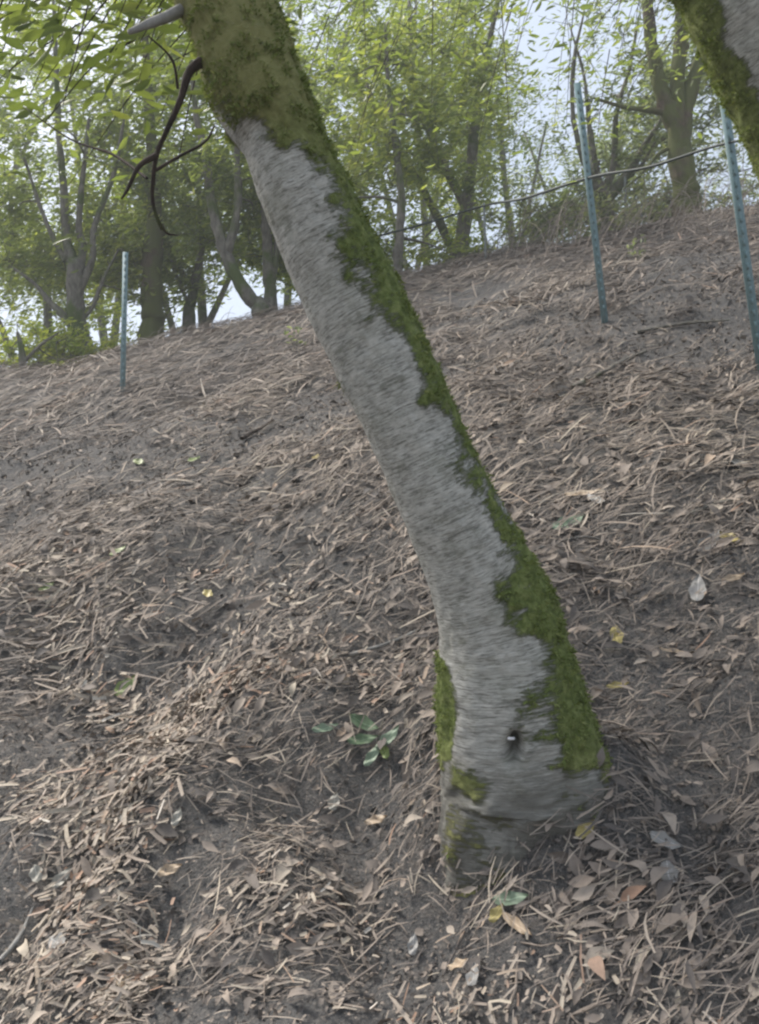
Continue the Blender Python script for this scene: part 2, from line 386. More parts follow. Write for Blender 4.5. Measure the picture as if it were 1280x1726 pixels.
# (crumbs of soil and shredded bark, then the chips)
for (n, y0, y1, s) in [(60000, .45, 2.6, 1), (40000, 2.4, 6, 2)]:
    x, y = wedge(n, y0, y1, .8); n = len(x); L = RG.gamma(2.5, .0026, n)*s
    lay(g, x, y, L, L*RG.uniform(.3, .9, n), CHIP, RG.beta(1.5, 2.2, n)*.75, .012, .5, .1, dirang(x, y), .9, .8)
gtw = Geo()
for (n, y0, y1, s) in [(260, .6, 2.6, 1), (260, 2.4, 5.5, 1.6), (240, 5, 8.6, 2.3)]:
    x, y = wedge(n, y0, y1, .8); a = dirang(x, y)+RG.normal(0, .6, n)
    for k in range(n):
        L = RG.gamma(3, .03)*s; q = []; aa = a[k]; X_, Y_ = x[k], y[k]
        for m_ in range(4):
            q.append(Vector((X_, Y_, hz(X_, Y_)+.012*s+.004*m_))); aa += RG.normal(0, .22); X_ += math.cos(aa)*L/3; Y_ += math.sin(aa)*L/3
        rr_ = RG.uniform(.0012, .0032)*s; tube(gtw, q, [rr_, rr_, rr_*.8, rr_*.5], 5, float(RG.beta(1.4, 1.6)*.8), .2, 2)
twig_litter = gtw.build('twig_litter', LITTER, None, True); twig_litter['kind'] = 'stuff'
crumbs = g.build('bark_crumbs', LITTER); crumbs['kind'] = 'stuff'; g = Geo()
# pale wood chips spilled over the left of the bank
for (qx, qy, sx, sy, n) in [(320,1140,60,30,260),(290,1200,50,40,330),(250,1270,55,50,420),(205,1350,60,60,420),(150,1430,70,70,330),(200,1530,70,60,220),(80,1640,90,70,300),(210,1640,30,90,330),(110,1000,130,60,800),(170,1110,60,30,200),(380,1120,110,26,380),(520,1440,90,70,220),(430,960,160,80,260),(560,1080,150,50,330),(90,1330,90,70,240),(840,1600,200,90,260)]:
    sl_ = -.35
    a = RG.normal(0, 1, n); b = RG.normal(0, 1, n); ux = qx+a*sx*.7+sl_*b*sy*.6; uy = qy+b*sy*.6
    xs = np.zeros(n); yy = np.zeros(n)
    c0 = hit(qx, qy)
    # chips land on the ground where their spill centre lies
    for m_ in range(n):
        aa = (ux[m_]-CX)/FPX; bb = (CY-uy[m_])/FPX
        den = C_*(CP-bb*SP)+B_*aa-(SP+bb*CP)
        t = EYE.z/max(den, .2); xs[m_] = aa*t; yy[m_] = t*(CP-bb*SP)
    s = c0.y/1.5
    lay(g, xs, yy, RG.gamma(3, .007, n)*s, RG.uniform(.002, .008, n)*s, CHIP, np.where(RG.random(n) < .035, .93, RG.normal(.73, .12, n)), .028, .3, .02, R(38), .7, .2)
wood_chips = g.build('wood_chips', LITTER); wood_chips['kind'] = 'stuff'

# ------------------------------------------------------------------ the leaning mossy tree
ROWS = [  # y, left edge, right edge, depth
 (0,300,462,1.50),(150,352,515,1.50),(230,400,548,1.51),(340,435,597,1.52),(500,503,678,1.54),(640,573,745,1.55),(770,636,798,1.56),
 (930,702,882,1.58),(1050,738,944,1.60),(1150,742,974,1.61),(1250,742,996,1.62),(1340,744,1004,1.62),(1440,750,985,1.60)]
MOSSROWS = [ # y, fraction of the visible width where moss starts (right side), olive, left moss reaching to
 (-200,-.3,1,0),(0,-.3,1,0),(150,-.3,.9,0),(205,.02,.8,0),(250,.42,.5,0),(300,.66,.3,0),(340,.72,.1,0),(450,.64,0,0),(540,.60,0,0),(600,.64,0,0),
 (650,.68,0,0),(720,.76,0,0),(800,.80,0,0),(870,.90,0,0),(920,.84,0,0),(980,.68,0,0),(1040,.62,0,.0),(1080,.88,0,0),(1100,.80,0,.05),(1130,.72,0,.12),(1180,.62,0,.14),
 (1225,.68,.1,.13),(1262,.80,.3,.02),(1300,.84,.6,0),(1380,.88,.8,0),(1440,1.1,1,0),(1560,1.3,1,0)]
def interp(tab, y, k): a = np.array(tab, float); return np.interp(y, a[:, 0], a[:, k])
def row_tree(rows, top_ext, down, nseg=520, sides=120, mossfn=None, flare=None, seed=0):
    ysn = np.array([r[0] for r in rows], float); cx = np.array([(r[1]+r[2])/2 for r in rows]); t = np.array([r[3] for r in rows], float)
    tilt = np.arctan(np.gradient(cx, ysn)); rad = np.array([(r[2]-r[1])/2 for r in rows])*np.cos(tilt)*t/FPX
    P = [px(cx[i], ysn[i], t[i]) for i in range(len(rows))]
    for q in top_ext: P.insert(0, q[0]); rad = np.insert(rad, 0, q[1]); ysn = np.insert(ysn, 0, q[2])
    P.append(P[-1]+Vector(down)); rad = np.append(rad, rad[-1]*1.15); ysn = np.append(ysn, ysn[-1]+260)
    C, rr = spline(P, list(rad), max(2, nseg//len(P))); 
    yv = np.interp(np.linspace(0, 1, len(C)), np.linspace(0, 1, len(P)), ysn)
    m = len(C); T = np.gradient(C, axis=0); T /= np.linalg.norm(T, axis=1)[:, None]
    view = C-np.array(EYE); view /= np.linalg.norm(view, axis=1)[:, None]
    A = np.cross(T, view); A /= np.linalg.norm(A, axis=1)[:, None]       # sideways
    if A[m//2, 0] < 0: A = -A
    Bf = np.cross(A, T); s_ = np.sign((Bf*view).sum(1)); Bf = -Bf*s_[:, None]  # towards the viewer
    th = np.arange(sides)/sides*2*np.pi
    ln = np.concatenate([[0], np.cumsum(np.linalg.norm(np.diff(C, axis=0), axis=1))])
    TH, S = np.meshgrid(th, ln); cs, sn = np.cos(TH), np.sin(TH)
    d = 1+.05*(vnoise(cs*1.2+5+seed, S*3)+vnoise(sn*1.2+9, S*3.1+seed)) + .035*(fbm(cs*4+20, S*14+seed, 3)+fbm(sn*4+31, S*14, 3)) + .02*vnoise(cs*14+sn*9+50, S*60)
    RR = rr[:, None]*d
    if flare is not None: RR = RR*flare(TH, yv[:, None])
    RR = RR*(1+.02*fbm(TH*9, S*45, 3)) if seed == 0 else RR
    V = C[:, None]+A[:, None]*(np.sin(TH)*RR)[:, :, None]+Bf[:, None]*(np.cos(TH)*RR)[:, :, None]
    frac = .5+.5*np.sin(TH); Yv = np.repeat(yv[:, None], sides, 1)
    moss, olive, dirt = mossfn(frac, Yv, np.cos(TH), S, TH)
    th2 = np.minimum(TH, 2*np.pi-TH)*np.sign(np.pi-TH)
    nz = 1.3*fbm(th2*2.2+11+seed, S*34, 4)+.9*fbm(th2*1.0+3, S*9+seed, 3)
    moss = np.clip((moss-.5)*1.15+.5+nz*.85*(1-np.abs(np.clip(moss, 0, 1)*2-1)**2), 0, 1)
    if moss is not None: V = V+(A[:, None]*np.sin(TH)[:, :, None]+Bf[:, None]*np.cos(TH)[:, :, None])*(np.clip(moss, 0, 1)*.004*(1+1.5*fbm(TH*12, S*40, 2)))[:, :, None]
    i = np.arange(m-1)[:, None]; j = np.arange(sides)[None]
    F = np.stack([i*sides+j, (i+1)*sides+j, (i+1)*sides+(j+1) % sides, i*sides+(j+1) % sides], -1).reshape(-1, 4)
    rm = float(np.mean(rr)); UV = np.stack([(np.abs(TH-np.pi)*rm), S], -1).reshape(-1, 2)
    return V, F, UV, moss, olive, dirt, C, rr, yv, A, Bf
def moss_main(frac, Y, front, S, TH):
    a = interp(MOSSROWS, Y, 1); lf = interp(MOSSROWS, Y, 3)
    w_ = .26+.2*smooth(330, 200, Y)
    m = smooth(a-w_, a+w_, frac)
    m = np.maximum(m, smooth(lf+.06, lf-.06, frac)*(lf > .01))
    back = front < 0
    m = np.where(back, np.maximum(m, smooth(.1, .7, frac)*.8), m)
    m = np.clip(m, 0, 1)*.95
    bot = smooth(1300, 1440, Y)*smooth(.05, .2, frac)*smooth(.72, .40, frac); m = np.maximum(m, bot*.66)
    m = np.maximum(m, .55*np.exp(-((Y-1275)/35)**2)*np.exp(-((frac-.22)/.12)**2))
    m = np.maximum(m, .60*np.exp(-((Y-615)/30)**2)*smooth(.12, .0, frac))
    return m, np.clip(interp(MOSSROWS, Y, 2), 0, 1), smooth(1170, 1360, Y)*(.85+.5*fbm(TH*2.5, S*20, 3))
def flare_main(TH, y):
    f = smooth(1150, 1480, y)
    lob = .04+np.cos(TH*4+1+y/190)*.035 + .30*fbm(np.cos(TH)*1.7+5+y/420, np.sin(TH)*1.7+y/150, 3)+.10*fbm(np.cos(TH)*6+15, np.sin(TH)*6+y/40, 3)
    hollow = -.50*np.exp(-(((np.sin(TH)+.02+(y-1213)*.0012)/.085)**2+((y-1213)/21)**2)**1.5)*(np.cos(TH) > 0)
    right = .26*np.exp(-((TH-1.35)/.6)**2)*smooth(1180, 1400, y)+.06*smooth(1380, 1500, y)
    crease = -.10*np.exp(-((TH-(2*np.pi-1.05))/.16)**2)*smooth(1050, 1180, y)*smooth(1300, 1215, y)
    collar = .06*np.exp(-((y-175)/60)**2)
    return 1+f*lob+hollow+right+crease+collar
base = px(855, 1440, 1.60)
top_ext = [(px(205, -330, 1.55), .088, -330), (px(40, -800, 1.75), .07, -800), (px(-60, -1500, 2.3), .05, -1500)]
V, F, UV, moss, olive, dirt, C1, r1, y1, A1, B1 = row_tree(ROWS, top_ext, (.02, .05, -.32), mossfn=moss_main, flare=flare_main)
tree = empty('leaning_tree', (base.x, base.y, hz(base.x, base.y)), 'thick leaning foreground tree, pale grey bark with green moss down its right side', 'tree')
trunk = mesh_np('trunk', V.reshape(-1, 3), F, BARK, tree, dirt.ravel(), UV, True, {'moss': moss.ravel(), 'olive': olive.ravel()})
# moss tufts standing off the bark
def tufts(V, moss, A, Bf, olive, n, parent, L0=.004, L1=.012, name='moss_tuft'):
    m, s, _ = V.shape; mm = moss.ravel(); idx = np.flatnonzero(RG.random(len(mm)) < np.clip((mm-.35)/.6, 0, 1)**1.5)
    idx = RG.choice(idx, n); Pv = V.reshape(-1, 3)[idx]; th = (idx % s)/s*2*np.pi; rI = idx//s
    nn = A[rI]*np.sin(th)[:, None]+Bf[rI]*np.cos(th)[:, None]
    clump = fbm(Pv[:, 0]*40+Pv[:, 1]*33, Pv[:, 2]*40, 3); k = clump > -.12; Pv, nn, idx = Pv[k], nn[k], idx[k]; n = len(Pv)
    D = norm(nn*.8+RG.normal(0, .55, (n, 3))+np.array([0, 0, -.25])); L = RG.uniform(L0, L1, n)*(.8+clump[k])
    Pv = Pv+RG.normal(0, .002, (n, 3))
    V2, F2, T2 = pieces(Pv+D*(L*.45)[:, None], D, norm(RG.normal(0, 1, (n, 3))), L, L*.35, RG.normal(0, .2, n), [.9, .8, .1],
                        np.clip(RG.normal(.5, .22, n)+.06*olive.ravel()[idx], 0, 1))
    o = mesh_np(name, V2, F2, MOSS, parent, T2); return o
tufts(V, moss, A1, B1, olive, 42000, tree, name='moss')

def leafcloud(g, P, L, W, bias, spread, tint, droop=.0):
    n = len(P); D = norm(np.array(bias)[None]*np.sign(RG.random(n)-.35)[:, None]+RG.normal(0, spread, (n, 3))+np.array([0, 0, -droop]))
    nr = norm(RG.normal(0, 1, (n, 3))+np.array([0, -.5, .7]))
    V, F, T = pieces(P, D, nr, L, W, RG.normal(0, .08, n), [.06, 1, .08] if n > 30000 else [.05, .85, .9, .05], np.clip(tint, 0, 1))
    g.add(V, F, T)
BIAS = (math.cos(R(28)), .1, math.sin(R(28)))

# limbs of the leaning tree seen at the upper left
def limb(name, pts, rads, mat, parent, sides=8, wob=.12):
    g = Geo(); tube(g, [px(*p) for p in pts], rads, sides, .5, wob, 8); return g.build(name, mat, parent, True)
stub = limb('branch', [(345,0,1.50),(297,22,1.46),(262,36,1.42),(218,54,1.38)], [.013,.0105,.009,.0045], WOODP, tree)
stub['label'] = 'pale bare broken branch stub'
g = Geo()
tube(g, [px(*p) for p in [(365,90,1.49),(322,118,1.44),(306,165,1.42),(284,215,1.41),(264,262,1.40),(257,330,1.40),(264,365,1.40),(272,388,1.40)]], [.011,.0085,.006,.005,.0042,.0035,.003,.0015], 8, .5, .12, 8)
tube(g, [px(*p) for p in [(264,262,1.40),(235,280,1.36),(215,320,1.34),(205,335,1.33)]], [.006,.0045,.003,.002], 6, .5, .1, 6)
tube(g, [px(*p) for p in [(258,290,1.40),(300,265,1.44),(345,240,1.46),(362,212,1.5)]], [.0035,.003,.0025,.002], 5, .5, .1, 6)
tube(g, [px(*p) for p in [(264,365,1.40),(280,392,1.42),(300,396,1.44)]], [.003,.0022,.001], 5, .5, .1, 6)
tube(g, [px(*p) for p in [(300,150,1.42),(290,100,1.40),(250,60,1.38)]], [.003,.0025,.0015], 5, .5, .1, 6)
tube(g, [px(*p) for p in [(248,300,1.37),(190,260,1.5),(120,235,1.6),(40,180,1.7)]], [.003,.0028,.002,.001], 5, .5, .1, 6)
droop = g.build('branch', WOODD, tree, True); droop['label'] = 'dark drooping branch with thin forked twigs'
# leafy sprays in front at the upper left, hanging from the tree's out-of-frame crown
def spray(g_l, g_t, a, b, n, L, W, tint, rad=.05, sag=.05):
    a = Vector(a); b = Vector(b); mid = (a+b)/2+Vector((0, 0, sag)); tube(g_t, [a, mid, b], [.0035, .0025, .0012], 5, .4, .1, 5)
    C, _ = spline([a, mid, b], [1, 1, 1], 20); k = RG.integers(0, len(C), n)
    leafcloud(g_l, C[k]+RG.normal(0, rad, (n, 3)), RG.uniform(.7, 1.2, n)*L, RG.uniform(.8, 1.2, n)*W, BIAS, .45, RG.normal(tint, .2, n), .1)
gl, gt = Geo(), Geo()
rs = random.Random(5)
for q in range(80):
    t = rs.uniform(1.9, 3.6); x0 = rs.uniform(-160, 420); y0 = rs.uniform(-260, 300)*rs.random()**.6 - 40
    a = px(x0+rs.uniform(0, 160), y0-rs.uniform(80, 220), t+.1); b = px(x0-rs.uniform(0, 150), y0+rs.uniform(0, 150), t)
    spray(gl, gt, a, b, rs.randint(16, 34), .085, .024, .45, .10)
for q in range(120):
    t = rs.uniform(4.2, 7.5); x0 = rs.uniform(430, 1280); y0 = rs.uniform(-250, 240)*rs.random()**.5
    a = px(x0+rs.uniform(0, 70), y0-rs.uniform(60, 160), t+.2); b = px(x0-rs.uniform(-30, 80), y0+rs.uniform(20, 120), t)
    spray(gl, gt, a, b, rs.randint(14, 30), .075, .02, .5, .13)
leaves_near = gl.build('crown', GREEN, tree); gt.build('twig', WOODD, tree)['kind'] = 'stuff'
# crown above the frame
gl, gt = Geo(), Geo()
for q in range(46):
    c = Vector(C1[int(rs.random()*60)])
    e = c+Vector((rs.uniform(-1.8, 1.2), rs.uniform(-1.2, 1.6), rs.uniform(.4, 1.8)))
    if e.z < 3.3: e.z = 3.3+rs.random()
    spray(gl, gt, c, e, 45, .09, .026, .4, .16)
gl.build('crown', GREEN, tree); gt.build('twig', WOODD, tree)['kind'] = 'stuff'
# small pale tag by the hollow
g = Geo(); p = px(862, 1245, 1.462); 
for s_ in (0,):
    w2, h2, d2 = .0065, .0026, .0015
    vv = np.array([[sx*w2, sy*d2, sz*h2] for sx in (-1, 1) for sy in (-1, 1) for sz in (-1, 1)])+np.array(p)
    g.add(vv, [[0, 1, 3, 2], [4, 6, 7, 5], [0, 4, 5, 1], [2, 3, 7, 6], [0, 2, 6, 4], [1, 5, 7, 3]], .5)
PALE = m_paint('white_plastic', (.6, .6, .62), (.5, .5, .5), (.55, .55, .55)); o = g.build('tag', PALE, tree); o['label'] = 'tiny white tag below the hollow'

# ------------------------------------------------------------------ second leaning tree, upper right corner
ROWS2 = [(-60,1128,1318,2.25),(0,1156,1342,2.25),(110,1208,1392,2.27),(260,1278,1466,2.3),(420,1352,1542,2.34),(600,1436,1630,2.38),(760,1510,1716,2.42)]
def moss2(frac, Y, front, S, TH):
    m = smooth(.42, .20, frac)*.95; m = np.maximum(m, smooth(.9, 1.0, frac)*.6)
    m = np.where(front < 0, .8, m); m = np.maximum(m, smooth(300, 420, Y)*.6)
    return m, np.zeros_like(m)+.15, np.zeros_like(m)
V, F, UV, moss, olive, dirt, C2, r2, y2, A2, B2 = row_tree(ROWS2, [(px(1000, -330, 2.3), .14, -330), (px(820, -800, 2.6), .10, -800)], (.16, .12, -.9), 260, 90, moss2, None, 30)
b2 = C2[-40]
tree2 = empty('leaning_tree', (b2[0], b2[1], hz(b2[0], b2[1])), 'leaning trunk cutting the upper right corner, dark green moss on its left edge', 'tree')
mesh_np('trunk', V.reshape(-1, 3), F, BARK, tree2, dirt.ravel(), UV, True, {'moss': moss.ravel(), 'olive': olive.ravel()})
tufts(V, moss, A2, B2, olive, 26000, tree2, .006, .016, name='moss')
gl, gt = Geo(), Geo()
for q in range(30):
    c = Vector(C2[int(rs.random()*40)]); e = c+Vector((rs.uniform(-1.0, 1.8), rs.uniform(-1, 1.6), rs.uniform(.5, 1.8)))
    if e.z < 4.2: e.z = 4.2+rs.random()
    spray(gl, gt, c, e, 45, .09, .026, .4, .18)
gl.build('crown', GREEN, tree2); gt.build('twig', WOODD, tree2)['kind'] = 'stuff'

# ------------------------------------------------------------------ trees on and beyond the crest
HOLES = [(930,190,85,115,.97),(905,100,60,70,.8),(960,60,90,60,.75),(1010,100,70,60,.7),(1060,60,60,60,.7),(890,300,45,55,.8),(430,470,55,45,.8),(300,525,40,55,.95),(350,455,40,40,.75),
         (90,370,55,45,.75),(150,60,45,60,.6),(320,330,40,30,.6),(1225,290,60,50,.55),(150,560,60,35,.65),(1240,180,40,40,.6),(390,520,70,30,.6),(15,600,60,30,.3),(70,225,70,40,.5),(220,345,40,30,.5)]
def sky_keep(P):
    x, y, t = proj(P); p = np.ones(len(P))
    for hx, hy, sx, sy, a in HOLES: p *= 1-a*.78*np.exp(-(((x-hx)/sx)**2+((y-hy)/sy)**2)**1.3)
    return p
def clip_ground(P, m=.15): return P[:, 2] > height(P[:, 0], P[:, 1])+m
def grow(name, label, stems, vols, mat, leaf, ncl, perc, L=.10, W=.035, tint=.45, tv=.2, cr=.38, group='trees along the crest', cat='tree', wood=None, mindist=0, twigs=4, keep=True):
    """stems: list of (points, radii) in world; vols: ellipsoids (centre, radii) the crown fills"""
    b = stems[0][0][0]; root = empty(name, (b[0], b[1], hz(b[0], b[1])), label, cat, group)
    gw = Geo(); nodes = []
    for pts, rad in stems:
        rad = [q*.82 for q in rad]; tube(gw, pts, rad, 12 if rad[0] > .05 else 7, .5, .3, 6)
        C, rr = spline(pts, rad, 5); nodes += [(*c, r) for c, r in zip(C[2:], rr[2:])]
    nodes = np.array(nodes); cl = []
    for (c, r) in vols:
        m = int(ncl/len(vols)); q = RG.normal(0, 1, (m*3, 3)); q = norm(q)*(RG.random(m*3)**.45)[:, None]
        q = q*np.array(r)+np.array(c); q = q[clip_ground(q)]
        if keep: q = q[RG.random(len(q)) < sky_keep(q)]
        cl.append(q[:int(m*.72)])
    cl = np.vstack(cl); d0 = np.array([np.min(np.linalg.norm(nodes[:, :3]-q, axis=1)) for q in cl]); cl = cl[np.argsort(d0)]
    LP = []; LT = []
    for q in cl:
        d = np.linalg.norm(nodes[:, :3]-q, axis=1)+np.maximum(0, (nodes[:, 2]-q[2]))*.6; k = int(np.argmin(d)); s = nodes[k]; 
        r0 = min(s[3]*.7, .012+.012*d[k]); mid = (s[:3]+q)/2+RG.normal(0, .07, 3)*d[k]+np.array([0, 0, .06*d[k]])
        tube(gw, [s[:3], mid, q], [r0, r0*.7, .004], 5 if r0 > .02 else 4, .5, .0, 3, False)
        nodes = np.vstack([nodes, [*mid, r0*.7], [*q, .006]])
        ct = RG.normal(0, .12)
        for _ in range(twigs):
            e = q+RG.normal(0, cr*.75, 3)*np.array([1, 1, .75]); 
            tube(gw, [q, (q+e)/2+RG.normal(0, .04, 3), e], [.005, .004, .002], 3, .5, 0, 2, False)
            m = int(perc/twigs); u = RG.random(m)[:, None]*1.15
            LP.append(q+(e-q)*u+RG.normal(0, cr*.16, (m, 3))); LT.append(np.full(m, ct))
    P = np.vstack(LP); T = np.concatenate(LT); k = clip_ground(P, .02); 
    if keep: k &= RG.random(len(P)) < sky_keep(P)**.35
    P, T = P[k], T[k]; n = len(P)
    gl = Geo(); leafcloud(gl, P, RG.uniform(.65, 1.25, n)*L, RG.uniform(.7, 1.2, n)*W, BIAS, .5, T+RG.normal(tint, tv, n), .1)
    gw.build('trunk', wood or WOODG, root, True); gl.build('crown', leaf, root); return root
def S(t, *pts): return [px(x, y, t) for x, y in pts]
def down(p, d=.5): p = Vector(p); return Vector((p.x, p.y, hz(p.x, p.y)-d))
def stem(t, pts, rads):                # a stem from the ground, drawn from its visible foot up
    P = [px(x, y, t) if not hasattr(y, '__len__') else None for x, y in pts]
    f = down(P[0]); 
    if f.z < P[0].z-.02: return ([f]+P, [rads[0]*1.25]+[rads[0]*1.05]+list(rads[1:]))
    return (P, list(rads))
def vol(x, y, t, rx, ry, rz): return (px(x, y, t)+Vector((0, .7, .15)), (rx, ry, rz))

# left, sturdy forked tree
T = 9.6
grow('forked_tree', 'forked dark tree at far left of the crest, trunk splitting low above the litter', [
  stem(T, [(137,606),(133,560),(126,500),(127,440)], [.165,.145,.13,.12]),
  (S(T, (127,450),(112,400),(108,320),(100,230),(95,120),(90,0)), [.09,.07,.055,.045,.035,.02]),
  (S(T, (128,480),(140,420),(133,380),(140,300),(150,200)), [.08,.06,.05,.04,.02]),
  (S(T, (130,500),(155,440),(160,380),(190,300),(210,200)), [.07,.05,.045,.035,.02]),
  (S(T, (130,560),(105,530),(85,510),(60,480),(20,450)), [.07,.06,.045,.03,.015]),
  (S(T, (110,440),(85,390),(65,340),(40,260)), [.045,.035,.03,.015]),
  (S(T, (130,545),(155,520),(175,470),(200,420)), [.04,.03,.025,.012])],
  [vol(90,160,T,2.0,1.4,2.3), vol(10,340,T,1.1,1.0,1.0), vol(200,350,T,1.0,1.0,1.4)], None, GREEN, 190, 105, .10, .033, .52, wood=WOODG)
T = 10.0
grow('pale_stump_tree', 'broad blurred mossy trunk just left of the foreground tree, leafy from its base', [
  stem(T, [(258,566),(257,520),(256,450),(262,380),(258,300),(250,150),(240,0)], [.19,.18,.16,.13,.10,.07,.03])],
  [vol(250,420,T,.7,.6,.7), vol(255,250,T,1.2,1.0,1.6), vol(280,30,T,1.6,1.2,1.5)], None, GREEN, 100, 100, .10, .033, .55, wood=WOODM)
T = 9.0
grow('curved_tree', 'slender curved tree leaning left, two stems, just left of the big leaning trunk', [
  stem(T, [(440,528),(425,505),(398,465),(378,420),(363,370),(352,310),(345,250),(330,190),(322,100)], [.115,.10,.09,.08,.07,.06,.05,.04,.02]),
  (S(T, (380,430),(396,380),(402,320),(400,250),(415,150)), [.07,.06,.05,.035,.02])],
  [vol(330,140,T,1.5,1.2,1.5), vol(400,300,T,.8,.8,.9)], None, GREEN, 110, 100, .10, .034, .48)
T = 9.4
grow('twin_stem_tree', 'thin upright trunk with a dark fork, just left of the big leaning trunk', [
  stem(T, [(456,520),(455,470),(450,400),(447,340),(455,240),(470,100)], [.095,.085,.07,.06,.05,.03]),
  (S(T, (457,490),(464,450),(468,410),(480,330),(500,200)), [.05,.045,.04,.03,.015])],
  [vol(470,150,T,1.0,1.0,1.6), vol(455,400,T,.5,.5,.5)], None, YELLOW, 55, 90, .09, .032, .4)
T = 10.6
grow('thin_grey_tree', 'thin grey trunk between the curved tree and the broad mossy trunk', [
  stem(T, [(318,548),(325,500),(338,430),(340,380),(330,280)], [.10,.08,.06,.05,.03]),
  (S(T, (322,520),(300,470),(285,430),(270,380)), [.04,.03,.02,.01])], [vol(325,310,T,.9,.7,.9)], None, GREEN, 40, 80)
# middle
T = 8.8
grow('sapling_tree', 'slim straight sapling right of the big leaning trunk where the crest meets it', [
  stem(T, [(670,475),(671,430),(675,380),(677,330),(668,250),(655,150),(650,40)], [.075,.065,.055,.05,.04,.03,.02])],
  [vol(660,230,T,1.3,1.0,1.7), vol(690,80,T,1.3,1.0,1.1)], None, GREEN, 110, 100, .10, .032, .58)
T = 10.5
grow('leafy_tree', 'dense green tree filling the middle of the view behind the cable', [
  stem(T, [(770,470),(775,420),(790,330),(800,220),(815,120),(840,0)], [.13,.12,.10,.08,.06,.04]),
  (S(T, (785,350),(740,260),(700,150),(690,0)), [.07,.06,.045,.02]), (S(T, (770,440),(720,330),(640,200),(600,60)), [.07,.06,.045,.02])],
  [vol(770,260,T,1.7,1.2,1.7), vol(640,120,T,1.7,1.2,1.7), vol(800,60,T,1.2,1.2,1.2), vol(560,300,T,1.0,1.0,1.4)], None, GREEN, 185, 100, .095, .030, .68)
T = 9.6
grow('multi_stem_shrub', 'bushy multi stemmed shrub spreading from one foot behind the middle fence post', [
  stem(T, [(1025,362),(1020,335),(1012,310)], [.11,.10,.09]),
  (S(T, (1018,330),(995,295),(975,240),(965,180),(968,100),(985,20)), [.07,.05,.045,.035,.03,.015]),
  (S(T, (1018,330),(1005,280),(992,200),(985,130),(960,40)), [.06,.045,.035,.025,.012]),
  (S(T, (1020,330),(1035,270),(1040,190),(1060,120),(1075,40)), [.07,.05,.04,.03,.015]),
  (S(T, (1022,335),(1060,290),(1090,240),(1115,200),(1120,150)), [.07,.055,.045,.035,.02]),
  (S(T, (1024,345),(1050,310),(1080,280),(1110,230)), [.05,.04,.03,.015])],
  [vol(1030,150,T,1.2,.9,1.5), vol(970,340,T,1.0,.8,.6), vol(1080,300,T,.8,.8,.7)], None, GREY, 120, 70, .08, .028, .5, twigs=5)
T = 8.6
grow('stout_forked_tree', 'stout mossy tree on the right of the crest, forking into several upright limbs', [
  stem(T, [(1160,352),(1155,310),(1145,260),(1140,215)], [.185,.165,.15,.11]),
  (S(T, (1148,262),(1138,215),(1118,165),(1105,110),(1095,40),(1088,-60)), [.10,.115,.10,.085,.075,.05]),
  (S(T, (1150,270),(1143,215),(1140,150),(1148,80),(1150,0),(1155,-80)), [.12,.12,.10,.09,.08,.06]),
  (S(T, (1150,270),(1150,220),(1162,160),(1185,90),(1205,20),(1225,-60)), [.11,.12,.10,.09,.075,.05]),
  (S(T, (1125,190),(1090,185),(1050,180),(1000,165)), [.05,.04,.03,.012]),
  (S(T, (1148,240),(1110,260),(1085,290),(1050,320)), [.03,.025,.02,.01])],
  [vol(1150,40,T,1.7,1.2,1.0), vol(1225,150,T,.8,.9,1.2)], None, GREY, 95, 80, .09, .03, .5, wood=WOODM, twigs=5)
# understorey and far trees behind
T = 8.3
grow('yellow_bush', 'bright yellow green bush glowing in the far left corner of the crest', [
  stem(T, [(40,632),(36,590),(30,560)], [.05,.04,.02]), (S(T, (40,610),(70,580),(100,560)), [.03,.02,.01])],
  [vol(20,565,T,.95,.4,.55), vol(85,575,T,.4,.4,.3)], None, YELLOW, 80, 70, .07, .026, .75, cr=.22, cat='bush', group='bushes on the crest', keep=False)
for (x, y, t, lab, rx, rz, nc, mt, tn) in [
    (600,425,9.2,'low yellow green bush peeping out beside the right edge of the leaning trunk',.5,.45,26,YELLOW,.3),
    (760,420,10.0,'low thin bush on the crest under the cable, left of the middle post',1.3,.35,34,YELLOW,.35),
    (930,385,9.8,'pale loose bush on the crest left of the middle fence post',.9,.6,40,GREY,.85),
    (1235,330,10.0,'thin pale bush behind the right hand fence post',.8,.7,26,GREY,.8),
    (1075,360,9.0,'low bush between the middle post and the stout forked tree',.5,.35,16,GREY,.8)]:
    p = px(x, y, t); q = down(p, .1)
    grow('low_bush', lab, [([q, (q+Vector(p))/2, p], [.035, .025, .012])], [(p, (rx, .6, rz))], None, mt, nc, 70, .07, .025, tn, cr=.22, cat='bush', group='bushes on the crest', keep=True)
FAR = [(330,480,13,'low middle left',2.0,.9,YELLOW,.5),(70,560,13,'low left',2.6,1.1,YELLOW,.7),(-60,300,16,'far left',3.4,4.6,GREEN,.45),(210,200,17,'left of centre',3.2,4.4,YELLOW,.12),(480,180,17,'behind the big leaning trunk',3.0,4.5,YELLOW,.12),(700,200,18,'centre',3.4,4.8,YELLOW,.15),
       (1000,330,19,'right of centre',3.2,2.6,GREY,.7),(1330,200,17,'far right',2.6,4.0,GREY,.6),(850,330,17,'behind the cable',2.0,2.2,YELLOW,.25)]
FL = {'low middle left':'low pale green tree beyond the crest, behind the slender curved tree','low left':'low yellow green tree beyond the crest, behind the dark forked tree','far left':'tall green tree standing beyond the crest at the far left','left of centre':'tall light green tree beyond the crest behind the broad mossy trunk',
 'behind the big leaning trunk':'tall yellow green tree beyond the crest hidden mostly by the big leaning trunk','centre':'tallest yellow green tree beyond the crest, behind the dense middle tree',
 'right of centre':'pale distant tree beyond the crest behind the multi stemmed shrub','far right':'pale tree beyond the crest at the far right edge','behind the cable':'yellowish distant tree beyond the crest under the patch of open sky'}
